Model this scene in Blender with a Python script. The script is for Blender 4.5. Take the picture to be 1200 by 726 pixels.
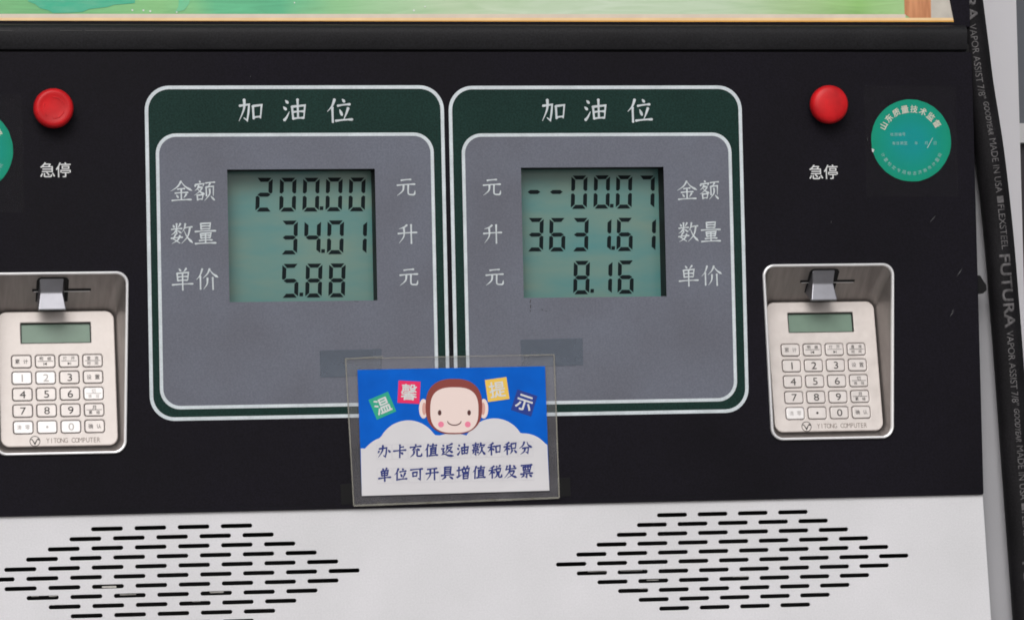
import bpy, math, random
from math import sin, cos, pi, radians
random.seed(7)
for o in list(bpy.data.objects): bpy.data.objects.remove(o)
S = bpy.context.scene
COL = S.collection
U = 0.0008            # one working unit = 0.8 mm on the dispenser's front
CX, CZ, H0 = 600.0, -363.0, 1.25

# ------------------------------------------------------------------ camera
TH, RO, PH, FP, X0, Z0, D0 = 0.191561863, -0.0216238682, 0.0455612165, 4485.53566, -233.941818, -562.701956, 4300.0
def cam_dir(u, f, v):
    c, s = cos(RO), sin(RO); u, v = c*u-s*v, s*u+c*v
    c, s = cos(PH), sin(PH); f, v = c*f-s*v, s*f+c*v
    c, s = cos(TH), sin(TH); u, f = c*u+s*f, -s*u+c*f
    return u, f, v
def W(x, y, z): return ((x-CX)*U, y*U, (z-CZ)*U+H0)
from mathutils import Matrix, Vector
cd = bpy.data.cameras.new('camera'); cam = bpy.data.objects.new('camera', cd); COL.objects.link(cam)
r_, f_, u_ = Vector(cam_dir(1,0,0)), Vector(cam_dir(0,1,0)), Vector(cam_dir(0,0,1))
m = Matrix((r_, u_, -f_)).transposed().to_4x4(); m.translation = Vector(W(X0, -D0, Z0))
cam.matrix_world = m
cd.sensor_width = 36; cd.sensor_fit = 'HORIZONTAL'; cd.lens = 36*FP/1200
cd.clip_start = 0.05; cd.clip_end = 2000
cd.dof.use_dof = False
S.camera = cam
def P(px, py, Y=0.0):     # a point of the photograph on the plane Y of the dispenser -> X, Z in working units
    d = cam_dir(px-600, FP, -(py-363)); t = (D0+Y)/d[1]
    return X0+d[0]*t, Z0+d[2]*t

# ------------------------------------------------------------------ world
SUN_EL, SUN_AZ = 36, 196     # azimuth clockwise from +Y: the light comes over the photographer
w = bpy.data.worlds.new('World'); S.world = w; w.use_nodes = True
nt = w.node_tree; nt.nodes.clear()
sky = nt.nodes.new('ShaderNodeTexSky'); sky.sky_type = 'NISHITA'; sky.sun_disc = False
sky.sun_elevation = radians(SUN_EL); sky.sun_rotation = radians(SUN_AZ)
sky.air_density = 1.0; sky.dust_density = 4.0; sky.ozone_density = 1.0
hs = nt.nodes.new('ShaderNodeHueSaturation'); hs.inputs['Saturation'].default_value = 0.22
bg = nt.nodes.new('ShaderNodeBackground'); bg.inputs[1].default_value = 0.12
out = nt.nodes.new('ShaderNodeOutputWorld')
nt.links.new(sky.outputs[0], hs.inputs['Color']); nt.links.new(hs.outputs[0], bg.inputs[0]); nt.links.new(bg.outputs[0], out.inputs[0])
sl = bpy.data.lights.new('sun', 'SUN'); sl.energy = 1.7; sl.angle = radians(35); sl.color = (1, .97, .94)
so = bpy.data.objects.new('sun', sl); COL.objects.link(so)
az = radians(SUN_AZ)
sd = Vector((sin(az)*cos(radians(SUN_EL)), cos(az)*cos(radians(SUN_EL)), sin(radians(SUN_EL))))
so.rotation_euler = (-sd).to_track_quat('-Z', 'Y').to_euler()
S.view_settings.view_transform = 'Standard'; S.view_settings.look = 'None'
S.cycles.filter_width = 1.75
S.view_settings.exposure = -0.47; S.view_settings.gamma = 1.0; S.view_settings.use_curve_mapping = False

# ------------------------------------------------------------------ materials
def lin(c): return tuple(((x/255)/12.92 if x/255 <= .04045 else ((x/255+.055)/1.055)**2.4) for x in c)
MATS = {}
def mat(name, col, rough=.5, metal=0, var=0.0, vscale=40, bump=0.0, bscale=300, alpha=1.0, spec=.5, coat=0, stretch=None, rvar=0.0, warm=None, speck=0.0, grain=0.0):
    if name in MATS: return MATS[name]
    m = bpy.data.materials.new(name); m.use_nodes = True; n = m.node_tree; p = n.nodes['Principled BSDF']
    p.inputs['Base Color'].default_value = (*col, 1); p.inputs['Roughness'].default_value = rough
    p.inputs['Metallic'].default_value = metal; p.inputs['Alpha'].default_value = alpha
    p.inputs['Specular IOR Level'].default_value = spec; p.inputs['Coat Weight'].default_value = coat
    if coat: p.inputs['Coat Roughness'].default_value = .08
    tc = n.nodes.new('ShaderNodeTexCoord'); mp = n.nodes.new('ShaderNodeMapping')
    n.links.new(tc.outputs['Object'], mp.inputs[0])
    if stretch: mp.inputs['Scale'].default_value = stretch
    last = None
    if var:
        a = n.nodes.new('ShaderNodeTexNoise'); a.inputs['Scale'].default_value = vscale; a.inputs['Detail'].default_value = 6
        n.links.new(mp.outputs[0], a.inputs['Vector'])
        r = n.nodes.new('ShaderNodeValToRGB'); r.color_ramp.elements[0].position = .3; r.color_ramp.elements[1].position = .7
        c0 = tuple(x*(1-var) for x in col); c1 = tuple(min(1, x*(1+var)) for x in col)
        if warm: c0 = warm
        r.color_ramp.elements[0].color = (*c0, 1); r.color_ramp.elements[1].color = (*c1, 1)
        n.links.new(a.outputs['Fac'], r.inputs[0]); last = r.outputs[0]
        if rvar:
            mr = n.nodes.new('ShaderNodeMapRange'); mr.inputs[1].default_value=.3; mr.inputs[2].default_value=.7
            mr.inputs[3].default_value = rough-rvar; mr.inputs[4].default_value = rough+rvar
            n.links.new(a.outputs['Fac'], mr.inputs[0]); n.links.new(mr.outputs[0], p.inputs['Roughness'])
    if speck:
        v = n.nodes.new('ShaderNodeTexNoise'); v.inputs['Scale'].default_value = 900; v.inputs['Detail'].default_value = 2
        n.links.new(tc.outputs['Object'], v.inputs['Vector'])
        r2 = n.nodes.new('ShaderNodeValToRGB'); r2.color_ramp.elements[0].position = .72; r2.color_ramp.elements[1].position = .80
        r2.color_ramp.elements[0].color = (0,0,0,1); r2.color_ramp.elements[1].color = (1,1,1,1)
        mx = n.nodes.new('ShaderNodeMix'); mx.data_type = 'RGBA'
        n.links.new(v.outputs['Fac'], r2.inputs[0])
        ml = n.nodes.new('ShaderNodeMath'); ml.operation = 'MULTIPLY'; ml.inputs[1].default_value = speck
        n.links.new(r2.outputs[0], ml.inputs[0]); n.links.new(ml.outputs[0], mx.inputs[0])
        if last: n.links.new(last, mx.inputs[6])
        else: mx.inputs[6].default_value = (*col, 1)
        mx.inputs[7].default_value = (.35, .34, .32, 1); last = mx.outputs[2]
    if grain:     # the fine mottle of powder coat, print or brushed metal
        v = n.nodes.new('ShaderNodeTexNoise'); v.inputs['Scale'].default_value = 620; v.inputs['Detail'].default_value = 1
        n.links.new(tc.outputs['Object'], v.inputs['Vector'])
        mg = n.nodes.new('ShaderNodeMapRange'); mg.inputs[1].default_value = .3; mg.inputs[2].default_value = .7
        mg.inputs[3].default_value = 1-grain; mg.inputs[4].default_value = 1+grain; n.links.new(v.outputs['Fac'], mg.inputs[0])
        mx = n.nodes.new('ShaderNodeMix'); mx.data_type = 'RGBA'; mx.blend_type = 'MULTIPLY'; mx.inputs[0].default_value = 1; mx.clamp_result = False
        if last: n.links.new(last, mx.inputs[6])
        else: mx.inputs[6].default_value = (*col, 1)
        n.links.new(mg.outputs[0], mx.inputs[7]); last = mx.outputs[2]
    if last: n.links.new(last, p.inputs['Base Color'])
    if bump:
        b = n.nodes.new('ShaderNodeTexNoise'); b.inputs['Scale'].default_value = bscale; b.inputs['Detail'].default_value = 3
        n.links.new(mp.outputs[0], b.inputs['Vector'])
        bp = n.nodes.new('ShaderNodeBump'); bp.inputs['Strength'].default_value = bump; bp.inputs['Distance'].default_value = .0005
        n.links.new(b.outputs['Fac'], bp.inputs['Height']); n.links.new(bp.outputs[0], p.inputs['Normal'])
    MATS[name] = m
    return m
BLACK = mat('black_powder_coat', (.0055,.0046,.0082), .55, var=.30, vscale=7, bump=.3, bscale=1400, speck=.08, spec=.12, rvar=.12, grain=.35)
RAILM = mat('black_rail_coat', (.0125,.0125,.0145), .45, var=.15, vscale=14, bump=.2, bscale=1200, speck=.05, spec=.18, rvar=.1, grain=.3)
DARK = mat('dark_interior', (.006,.006,.007), .8)
WHITE = mat('white_powder_coat', (.715,.71,.745), .45, var=.03, vscale=9, bump=.15, bscale=900, warm=(.655,.655,.68), grain=.035, spec=.35)
WHITE2 = mat('white_cabinet_coat', (.62,.62,.63), .5, var=.05, vscale=6, bump=.1, bscale=700)
FLANGE = mat('grey_side_coat', (.43,.43,.46), .5, var=.06, vscale=5, bump=.15, bscale=800)
GREEN = mat('dark_green_print', (.0085,.030,.025), .45, var=.10, vscale=20, bump=.1, bscale=1500, spec=.12, grain=.3)
LINE = mat('pale_line_print', (.60,.66,.70), .45, var=.10, vscale=60, grain=.06)
GREY = mat('grey_membrane', (.142,.153,.192), .5, var=.045, vscale=16, bump=.2, bscale=1300, speck=.02, warm=(.130,.136,.168), spec=.22, rvar=.1, grain=.10)
INK = mat('pale_lettering', (.58,.63,.66), .5, var=.12, vscale=150, spec=.2)
INKW = mat('white_lettering', (.66,.67,.68), .5)
RED = mat('red_button_plastic', (.62,.010,.014), .42, var=.12, vscale=50, spec=.28, warm=(.42,.006,.010))
BLKP = mat('black_plastic', (.008,.008,.009), .5, spec=.15)
STEEL = mat('brushed_stainless', (.66,.61,.585), .5, metal=.35, var=.04, vscale=26, bump=.1, bscale=260, stretch=(3,1,3), rvar=.05, warm=(.585,.535,.51))
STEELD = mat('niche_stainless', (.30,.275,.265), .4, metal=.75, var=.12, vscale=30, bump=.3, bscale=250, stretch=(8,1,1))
RIM = mat('polished_rim', (.86,.86,.88), .3, metal=.35)
LUG = mat('reader_lug_metal', (.29,.29,.32), .36, metal=.85, var=.1, vscale=60)
KEY = mat('steel_key', (.66,.615,.595), .45, metal=.35, var=.06, vscale=90)
KEYW = mat('worn_steel_key', (.80,.775,.77), .4, metal=.3, var=.04, vscale=90)
KINK = mat('engraved_ink', (.035,.03,.03), .6)
KINKW = mat('worn_engraved_ink', (.45,.43,.42), .6)
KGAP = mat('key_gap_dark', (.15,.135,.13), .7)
KLCD = mat('small_lcd_green', (.17,.26,.20), .3, var=.06, vscale=60)
RUB = mat('hose_rubber', (.0095,.009,.0105), .65, var=.35, vscale=60, bump=.4, bscale=700, stretch=(1,1,.3), spec=.14, speck=.10, grain=.3)
RINK = mat('hose_print', (.105,.10,.105), .65, var=.5, vscale=260)
SEG = mat('lcd_segment', (.004,.010,.012), .5, spec=.12)
PILLAR = mat('pale_painted_steel', (.70,.69,.73), .55, var=.05, vscale=3, bump=.1, bscale=300)
BGREY = mat('grey_far_cladding', (.12,.13,.15), .6, var=.1, vscale=4)
BDARK = mat('dark_far_cladding', (.03,.025,.03), .6, var=.2, vscale=4)
GROUND = mat('concrete_forecourt', (.30,.29,.28), .85, var=.2, vscale=1.5, bump=.4, bscale=60)
ALU = mat('inner_bracket_metal', (.72,.70,.66), .45, metal=.2, var=.3, vscale=80)

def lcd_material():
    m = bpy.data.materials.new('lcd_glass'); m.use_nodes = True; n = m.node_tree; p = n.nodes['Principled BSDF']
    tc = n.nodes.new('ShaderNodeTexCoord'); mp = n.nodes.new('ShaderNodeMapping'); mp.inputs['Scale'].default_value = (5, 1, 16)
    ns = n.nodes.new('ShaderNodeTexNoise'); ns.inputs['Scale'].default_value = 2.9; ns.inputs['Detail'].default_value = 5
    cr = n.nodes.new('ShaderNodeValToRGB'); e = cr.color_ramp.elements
    e[0].position = .3; e[0].color = (.080,.235,.235,1); e[1].position = .7; e[1].color = (.150,.250,.212,1)  # teal blotches paint the screen's soft reflections into its base colour
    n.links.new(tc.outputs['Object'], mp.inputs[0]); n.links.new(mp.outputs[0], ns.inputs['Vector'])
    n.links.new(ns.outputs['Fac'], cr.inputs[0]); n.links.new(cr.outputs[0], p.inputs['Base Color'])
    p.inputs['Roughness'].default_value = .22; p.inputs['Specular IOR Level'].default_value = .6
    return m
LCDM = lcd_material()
def film_material(name, tint, op, rough=.25):
    m = bpy.data.materials.new(name); m.use_nodes = True; n = m.node_tree
    p = n.nodes['Principled BSDF']; p.inputs['Base Color'].default_value = (*tint, 1); p.inputs['Roughness'].default_value = rough
    t = n.nodes.new('ShaderNodeBsdfTransparent'); mx = n.nodes.new('ShaderNodeMixShader')
    tc = n.nodes.new('ShaderNodeTexCoord'); ns = n.nodes.new('ShaderNodeTexNoise'); ns.inputs['Scale'].default_value = 35; ns.inputs['Detail'].default_value = 6
    mr = n.nodes.new('ShaderNodeMapRange'); mr.inputs[1].default_value = .3; mr.inputs[2].default_value = .7
    mr.inputs[3].default_value = op*.75; mr.inputs[4].default_value = op*1.25
    n.links.new(tc.outputs['Object'], ns.inputs['Vector']); n.links.new(ns.outputs['Fac'], mr.inputs[0]); n.links.new(mr.outputs[0], mx.inputs[0])
    n.links.new(t.outputs[0], mx.inputs[1]); n.links.new(p.outputs[0], mx.inputs[2])
    n.links.new(mx.outputs[0], n.nodes['Material Output'].inputs[0])
    return m
FILM = film_material('clear_sleeve_film', (.44,.43,.47), .09)
FILMEDGE = film_material('sleeve_edge_film', (.34,.33,.29), .45)
TAPE = film_material('bluish_tape_film', (.13,.155,.20), .62, .3)
CTAPE = film_material('clear_tape_film', (.03,.03,.03), .03, .55)

# ------------------------------------------------------------------ mesh helpers
class MB:
    def __init__(s): s.v=[]; s.f=[]; s.m=[]
    def add(s, v, f, mi=0):
        b=len(s.v); s.v += list(v); s.f += [tuple(b+i for i in q) for q in f]; s.m += [mi]*len(f); return s
    def build(s, name, mats, parent=None, org=(0,0,0), smooth=False, label=None):
        me = bpy.data.meshes.new(name)
        if not isinstance(mats, (list, tuple)): mats = [mats]
        if parent is not None: org = parent['_o']
        wo = W(*org)
        me.from_pydata([tuple(a-b for a, b in zip(W(*p), wo)) for p in s.v], [], s.f)
        for mm in mats: me.materials.append(mm)
        for p_, i in zip(me.polygons, s.m): p_.material_index = i
        if smooth:
            for p_ in me.polygons: p_.use_smooth = True
            try: me.set_sharp_from_angle(angle=radians(35))
            except Exception: pass
        me.update()
        o = bpy.data.objects.new(name, me); COL.objects.link(o)
        if parent is not None:
            o.parent = parent['_p']
        else: o.location = wo
        if label: o['label'] = label
        return o
def node(o, org): return {'_p': o, '_o': org}
def thing(name, org, label, cat, group=None):
    o = bpy.data.objects.new(name, None); COL.objects.link(o); o.location = W(*org); o.empty_display_size = .05
    o['label'] = label; o['category'] = cat
    if group: o['group'] = group
    return node(o, org)
def sub(parent, o): return {'_p': o, '_o': parent['_o']}

def curve_geo(cu):
    o = bpy.data.objects.new('tmp', cu); COL.objects.link(o)
    dg = bpy.context.evaluated_depsgraph_get(); dg.update(); ev = o.evaluated_get(dg); me = ev.to_mesh()
    v = [tuple(p.co) for p in me.vertices]; f = [tuple(q.vertices) for q in me.polygons]
    ev.to_mesh_clear(); bpy.data.objects.remove(o); bpy.data.curves.remove(cu)
    return v, f
def fill(loops, thick=0.0, bev=0.0, res=2):
    cu = bpy.data.curves.new('tmp', 'CURVE'); cu.dimensions = '2D'; cu.fill_mode = 'BOTH'
    for lp in loops:
        sp = cu.splines.new('POLY'); sp.points.add(len(lp)-1)
        for q, (x, y) in zip(sp.points, lp): q.co = (x, y, 0, 1)
        sp.use_cyclic_u = True
    cu.extrude = max(0, thick/2-bev); cu.bevel_depth = bev; cu.bevel_resolution = res; cu.offset = -bev
    return curve_geo(cu)
def plate(mb, loops, Y, thick=0.0, bev=0.0, mi=0, res=2):    # front face at Y, body behind it
    v, f = fill(loops, thick, bev, res)
    return mb.add([(x, Y+thick/2-z, y) for x, y, z in v], f, mi)
TXT = {}
def text_geo(s, bold=0.0):
    k = (s, bold)
    if k not in TXT:
        cu = bpy.data.curves.new('t', 'FONT'); cu.body = s; cu.size = 1; cu.offset = bold; cu.resolution_u = 4
        cu.fill_mode = 'FRONT'
        TXT[k] = curve_geo(cu)
    return TXT[k]
def text2d(s, x, z, h=None, wd=None, bold=0.0, rot=0.0, align='c', shear=0, sx_=1):   # fit to ink height h or width wd, centred at x, z
    v, f = text_geo(s, bold)
    if not v: return [], []
    xa, xb = min(p[0] for p in v), max(p[0] for p in v); ya, yb = min(p[1] for p in v), max(p[1] for p in v)
    sy = h/(yb-ya) if h else wd/(xb-xa); sx = wd/(xb-xa) if wd else sy*sx_
    cx = (xa+xb)/2; cy = (ya+yb)/2; c, sn = cos(rot), sin(rot); r=[]
    for p in v:
        a = (p[0]-cx)*sx; b = (p[1]-cy)*sy; a += b*shear
        r.append((x+a*c-b*sn, z+a*sn+b*c))
    return r, f
def put_text(mb, s, x, z, Y, mi=0, bold=0, **k):
    d = bold*k.get('h', 10)
    for i, (dx, dz) in enumerate(((-d,-d),(d,-d),(d,d),(-d,d),(0,0)) if bold else ((0,0),)):
        v, f = text2d(s, x+dx, z+dz, **k); mb.add([(a, Y-.02*i, b) for a, b in v], f, mi)
    return mb
def subdiv(v, f, L):
    v = list(v); out = []; cache = {}
    def mid(a, b):
        k = (min(a,b), max(a,b))
        if k not in cache: cache[k] = len(v); v.append(((v[a][0]+v[b][0])/2, (v[a][1]+v[b][1])/2))
        return cache[k]
    st = []
    for q in f:
        for i in range(1, len(q)-1): st.append((q[0], q[i], q[i+1]))
    while st:
        t = st.pop(); e = [(math.dist(v[t[i]], v[t[(i+1)%3]]), i) for i in range(3)]; l, i = max(e)
        if l > L: 
            a, b, c = t[i], t[(i+1)%3], t[(i+2)%3]; m_ = mid(a, b); st += [(a, m_, c), (m_, b, c)]
        else: out.append(t)
    return v, out
def rrect(x0, x1, z0, z1, r, n=7, dxb=0):
    pts = []
    for cx, cz, a0 in ((x1-r, z1-r, 0), (x0+r, z1-r, 90), (x0+r, z0+r, 180), (x1-r, z0+r, 270)):
        for i in range(n+1):
            a = radians(a0+90*i/n); pts.append((cx+r*cos(a), cz+r*sin(a)))
    if dxb:   # narrow towards the foot
        xm = (x0+x1)/2
        pts = [(x + (-(1 if x > xm else -1))*dxb*(z1-z)/(z1-z0), z) for x, z in pts]
    return pts
def rect(x0, x1, z0, z1): return [(x0,z0),(x1,z0),(x1,z1),(x0,z1)]
def circ(x, z, r, n=48, r2=None): return [(x+r*cos(2*pi*i/n), z+(r2 or r)*sin(2*pi*i/n)) for i in range(n)]
def box(mb, x0, x1, y0, y1, z0, z1, mi=0):
    v = [(x0,y0,z0),(x1,y0,z0),(x1,y1,z0),(x0,y1,z0),(x0,y0,z1),(x1,y0,z1),(x1,y1,z1),(x0,y1,z1)]
    return mb.add(v, [(0,1,5,4),(1,2,6,5),(2,3,7,6),(3,0,4,7),(4,5,6,7),(3,2,1,0)], mi)
def loft(mb, loops, mi=0):       # loops of equal count of 3D points
    n = len(loops[0]); v = [p for l in loops for p in l]; f = []
    for k in range(len(loops)-1):
        for i in range(n):
            j = (i+1) % n; f.append((k*n+i, k*n+j, (k+1)*n+j, (k+1)*n+i))
    return mb.add(v, f, mi)
def lathe(mb, x, z, prof, n=48, mi=0):   # prof: (radius, Y) from outside in
    loft(mb, [[(x+r*cos(2*pi*i/n), y, z+r*sin(2*pi*i/n)) for i in range(n)] for r, y in prof], mi)

# ------------------------------------------------------------------ brush-style glyphs, 0-100 grid, y down
GL = {
'加':'k 8,34 44,29 41,60 36,88 24,78|p 26,10 25,45 6,90|v 58,34 60,82|k 58,35 90,31 85,80|h 60,77 86,74',
'油':'d 14,14 24,25|d 6,38 17,49|t 8,88 18,76 28,56|v 38,36 42,84|k 38,38 86,33 81,82|v 59,10 60,80|h 41,58 82,55|h 41,82 82,79',
'位':'p 32,8 22,34 4,54|v 23,38 24,94|d 60,8 69,19|h 42,33 90,27|d 50,46 59,68|p 82,40 74,62 64,84|h 34,88 98,83',
'金':'p 50,6 34,30 4,50|n 50,8 68,30 98,48|h 34,42 66,39|h 22,59 80,56|v 50,42 50,88|d 28,66 37,79|p 72,63 66,72 60,80|h 8,91 94,87',
'额':'d 26,4 31,12|d 9,18 8,30|k 10,21 47,17 42,28|p 24,26 18,38 6,48|p 20,34 38,34 26,52 4,68|n 18,40 32,54 50,64|v 16,66 18,90|k 16,68 42,65 38,88|h 18,87 38,85|h 54,15 95,11|p 74,15 70,23 64,30|v 56,32 57,72|k 56,32 88,29 87,70|p 71,40 70,64 48,92|d 76,72 92,90',
'数':'d 12,12 18,23|p 45,6 39,17 33,24|h 5,32 52,28|v 28,6 28,52|p 27,34 18,46 4,56|d 32,36 48,48|k 24,52 13,73 42,92|p 42,58 32,78 6,94|h 3,71 54,66|p 66,6 62,26 52,44|h 62,26 97,21|p 86,25 76,62 48,94|n 60,36 74,66 98,92',
'量':'v 30,6 31,33|k 30,7 72,5 70,31|h 31,19 69,18|h 31,31 69,30|h 4,42 96,39|v 28,50 30,71|k 28,51 74,48 71,70|h 30,60 71,59|h 30,71 70,69|v 50,48 50,92|h 22,82 80,79|h 4,95 96,92',
'单':'d 34,4 43,15|p 67,3 61,11 54,18|v 26,24 29,58|k 26,25 76,21 72,56|h 28,41 72,39|h 29,57 71,55|v 50,24 50,99|h 4,75 96,71',
'价':'p 30,6 20,34 3,54|v 21,38 21,96|p 62,6 52,28 32,48|n 62,10 76,28 99,44|p 52,46 50,72 34,96|v 75,44 76,98',
'元':'h 26,18 76,14|h 6,42 95,37|p 38,42 34,68 6,92|c 61,40 60,76 64,86 78,88 90,86 94,68',
'升':'p 48,8 33,19 8,27|h 3,50 97,45|p 32,20 32,62 8,96|v 68,6 68,99',
'办':'k 12,30 68,24 64,66 58,90 44,78|p 40,6 36,46 6,92|p 12,46 8,54 3,62|d 78,40 95,58',
'卡':'v 50,4 50,46|h 50,24 78,21|h 3,49 97,44|v 50,46 50,99|d 56,60 74,72',
'充':'d 46,3 54,13|h 8,25 92,20|k 46,26 28,44 70,41|d 62,34 78,50|p 38,52 34,74 8,95|c 60,50 60,82 64,90 80,91 92,88 95,70',
'值':'p 28,6 20,30 3,50|v 20,34 20,96|h 38,20 92,16|v 63,4 61,32|v 46,34 46,86|k 46,35 84,32 83,84|h 46,48 82,47|h 46,61 82,60|h 46,74 82,73|h 32,90 98,87',
'返':'p 86,6 66,15 46,18|p 48,18 46,44 34,68|k 50,35 82,31 66,54 40,74|n 52,42 68,58 92,72|d 14,12 23,24|k 5,42 25,39 16,56 25,66 12,80|n 5,86 30,80 60,92 98,95',
'款':'h 4,20 52,16|v 28,4 28,32|h 10,34 48,31|h 12,46 44,43|h 4,58 52,55|k 28,58 28,92 19,84|p 15,66 10,76 5,84|d 38,66 48,78|p 66,6 62,26 50,44|k 64,25 94,21 85,37|p 74,36 70,64 46,95|n 73,50 82,72 99,93',
'和':'p 43,8 28,17 8,22|h 3,39 55,34|v 28,18 28,96|p 27,38 18,56 2,72|d 32,46 48,60|v 62,32 64,80|k 62,34 94,30 91,78|h 64,77 91,75',
'积':'p 43,8 28,17 8,22|h 3,39 52,34|v 28,18 28,96|p 27,38 18,56 2,72|d 32,46 46,58|v 58,17 60,56|k 58,19 93,16 90,54|h 60,54 90,51|p 66,64 60,78 48,92|d 80,64 97,86',
'分':'p 40,6 30,32 3,54|n 60,6 70,30 99,50|k 26,53 72,48 67,90 52,80|p 46,52 40,76 12,97',
'可':'h 4,20 96,15|v 22,38 24,70|k 22,40 54,37 51,68|h 24,67 51,65|k 76,20 77,93 60,82',
'开':'h 14,19 86,15|h 3,49 97,44|p 36,20 34,62 8,96|v 66,18 67,98',
'具':'v 28,6 28,64|k 28,8 74,6 73,62|h 28,23 73,22|h 28,37 73,36|h 28,50 73,49|h 3,67 97,63|p 36,74 26,85 8,96|d 62,74 90,93',
'增':'h 3,34 36,30|v 18,8 18,74|t 3,82 20,76 38,64|d 51,4 58,15|p 84,3 77,10 72,18|v 44,22 46,50|k 44,24 93,20 90,48|v 67,22 67,48|h 46,50 90,48|v 50,60 51,96|k 50,60 87,57 85,94|h 51,76 85,75|h 51,94 85,92',
'税':'p 43,8 28,17 8,22|h 3,39 52,34|v 28,18 28,96|p 27,38 18,56 2,72|d 32,46 46,58|d 57,6 64,17|p 88,4 80,13 75,20|v 58,28 60,52|k 58,29 90,27 88,50|h 60,52 88,50|p 66,54 62,78 42,96|c 77,52 76,80 79,89 88,90 97,87 98,70',
'发':'p 26,8 20,24 13,35|h 13,35 93,29|p 46,4 40,50 4,95|p 40,50 76,48 60,76 24,97|n 42,58 60,80 97,97|d 70,6 82,19',
'票':'h 8,9 92,6|v 24,20 26,45|k 24,21 80,18 77,43|v 40,8 40,42|v 60,8 60,42|h 26,43 77,42|h 26,57 76,54|h 4,71 96,67|k 50,70 50,97 40,89|p 30,78 22,87 8,95|d 68,76 88,92',
}
WP = {'h':[(0,1.15),(.2,.75),(.75,.7),(.93,1.25),(1,.9)], 'v':[(0,1.3),(.15,.95),(.8,.9),(1,1.05)], 'p':[(0,1.3),(.35,1.0),(1,.22)],
      'n':[(0,.35),(.5,.9),(.83,1.55),(1,.25)], 'd':[(0,.35),(.6,1.4),(1,.9)], 't':[(0,1.3),(.5,.8),(1,.25)],
      'k':[(0,1.1),(.3,.8),(.8,1.0),(1,.5)], 'c':[(0,1.1),(.5,.85),(.85,1.1),(1,.3)]}
def wprof(pr, t):
    for (a, x), (b, y) in zip(pr, pr[1:]):
        if t <= b: return x+(y-x)*(t-a)/(b-a)
    return pr[-1][1]
def glyph(ch, bw):
    res = []
    for st in GL[ch].split('|'):
        k, rest = st.split(' ', 1); pts = [tuple(float(q) for q in p.split(',')) for p in rest.split()]
        if k in 'pntc' and len(pts) > 2:
            e = [pts[0]]+pts+[pts[-1]]; q = []
            for i in range(1, len(e)-2):
                for j in range(5):
                    t = j/5; a, b, c, d = e[i-1:i+3]
                    q.append(tuple(.5*((2*b[m])+(-a[m]+c[m])*t+(2*a[m]-5*b[m]+4*c[m]-d[m])*t*t+(-a[m]+3*b[m]-3*c[m]+d[m])*t**3) for m in (0,1)))
            pts = q+[pts[-1]]
        elif k in 'hvd':
            a, b = pts[0], pts[-1]; bow = -1.2 if k == 'h' else 0
            pts = [(a[0]+(b[0]-a[0])*t, a[1]+(b[1]-a[1])*t+bow*4*t*(1-t)) for t in (0,.12,.3,.5,.72,.85,.95,1)]
        L = [0]
        for a, b in zip(pts, pts[1:]): L.append(L[-1]+math.hypot(b[0]-a[0], b[1]-a[1]))
        left=[]; right=[]
        for i, p in enumerate(pts):
            def dr(a, b):
                l = math.hypot(b[0]-a[0], b[1]-a[1]) or 1; return ((b[0]-a[0])/l, (b[1]-a[1])/l)
            d0 = dr(pts[i-1], p) if i else dr(p, pts[i+1]); d1 = dr(p, pts[i+1]) if i < len(pts)-1 else d0
            nx, ny = -(d0[1]+d1[1]), d0[0]+d1[0]; l = math.hypot(nx, ny) or 1; nx/=l; ny/=l
            co = max(.62, abs(nx*-d0[1]+ny*d0[0])); hw = bw/2*wprof(WP[k], L[i]/L[-1])/co
            if k == 'h' and i in (0,): d = (-.3, .5)
            left.append((p[0]+nx*hw, p[1]+ny*hw)); right.append((p[0]-nx*hw, p[1]-ny*hw))
        d0 = dr(pts[0], pts[1]); d1 = dr(pts[-2], pts[-1]); w0 = bw/2*WP[k][0][1]*.55; w1 = bw/2*WP[k][-1][1]*.55
        s = (pts[0][0]-d0[0]*w0, pts[0][1]-d0[1]*w0); e = (pts[-1][0]+d1[0]*w1, pts[-1][1]+d1[1]*w1)
        n = len(pts); v = left+right+[s, e]; f = [(i, i+1, n+i+1, n+i) for i in range(n-1)]+[(0, n, 2*n), (n-1, 2*n+1, 2*n-1)]
        res.append((v, f))
    return res
def put_glyph(mb, ch, x, z, size, Y, bw=9, mi=0, rot=0.0, sl=0.0):
    c, s = cos(rot), sin(rot)
    for i, (v, f) in enumerate(glyph(ch, bw)):
        q = []
        for a, b in v:
            a = (a-50)/100*size; b = (50-b)/100*size; a += b*sl
            q.append((x+a*c-b*s, Y-.02*(i+1), z+a*s+b*c))
        mb.add(q, f, mi)
    return mb

# ================================================================== setting
mb = MB(); mb.v = [(-40000,-40000,-363-H0/U),(40000,-40000,-363-H0/U),(40000,60000,-363-H0/U),(-40000,60000,-363-H0/U)]; mb.f=[(0,1,2,3)]; mb.m=[0]
g = mb.build('ground', GROUND, org=(600, 0, -363-H0/U)); g['kind'] = 'structure'  # unseen ground sheet, added so light bounces up onto the dispenser

# ================================================================== dispenser
GZ = -363-H0/U
XR = P(1139.2, 66)[0]*.25+P(1142,180)[0]*.25+P(1147,360)[0]*.25+P(1151,540)[0]*.25
XC = 529.3; XL = 2*XC-XR
ZT = P(600, 61)[1]; ZB = sum(P(*p)[1] for p in ((0,605.7),(410,596.5),(640,590.5),(1151,578)))/4
D = thing('fuel_dispenser', (XC, 300, GZ), 'fuel dispenser with black control panel, two green-framed displays and white slotted lower panel', 'fuel dispenser')

def R4(l, r, t, b, Y=0): return P(*l, Y)[0], P(*r, Y)[0], P(*b, Y)[1], P(*t, Y)[1]
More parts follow.
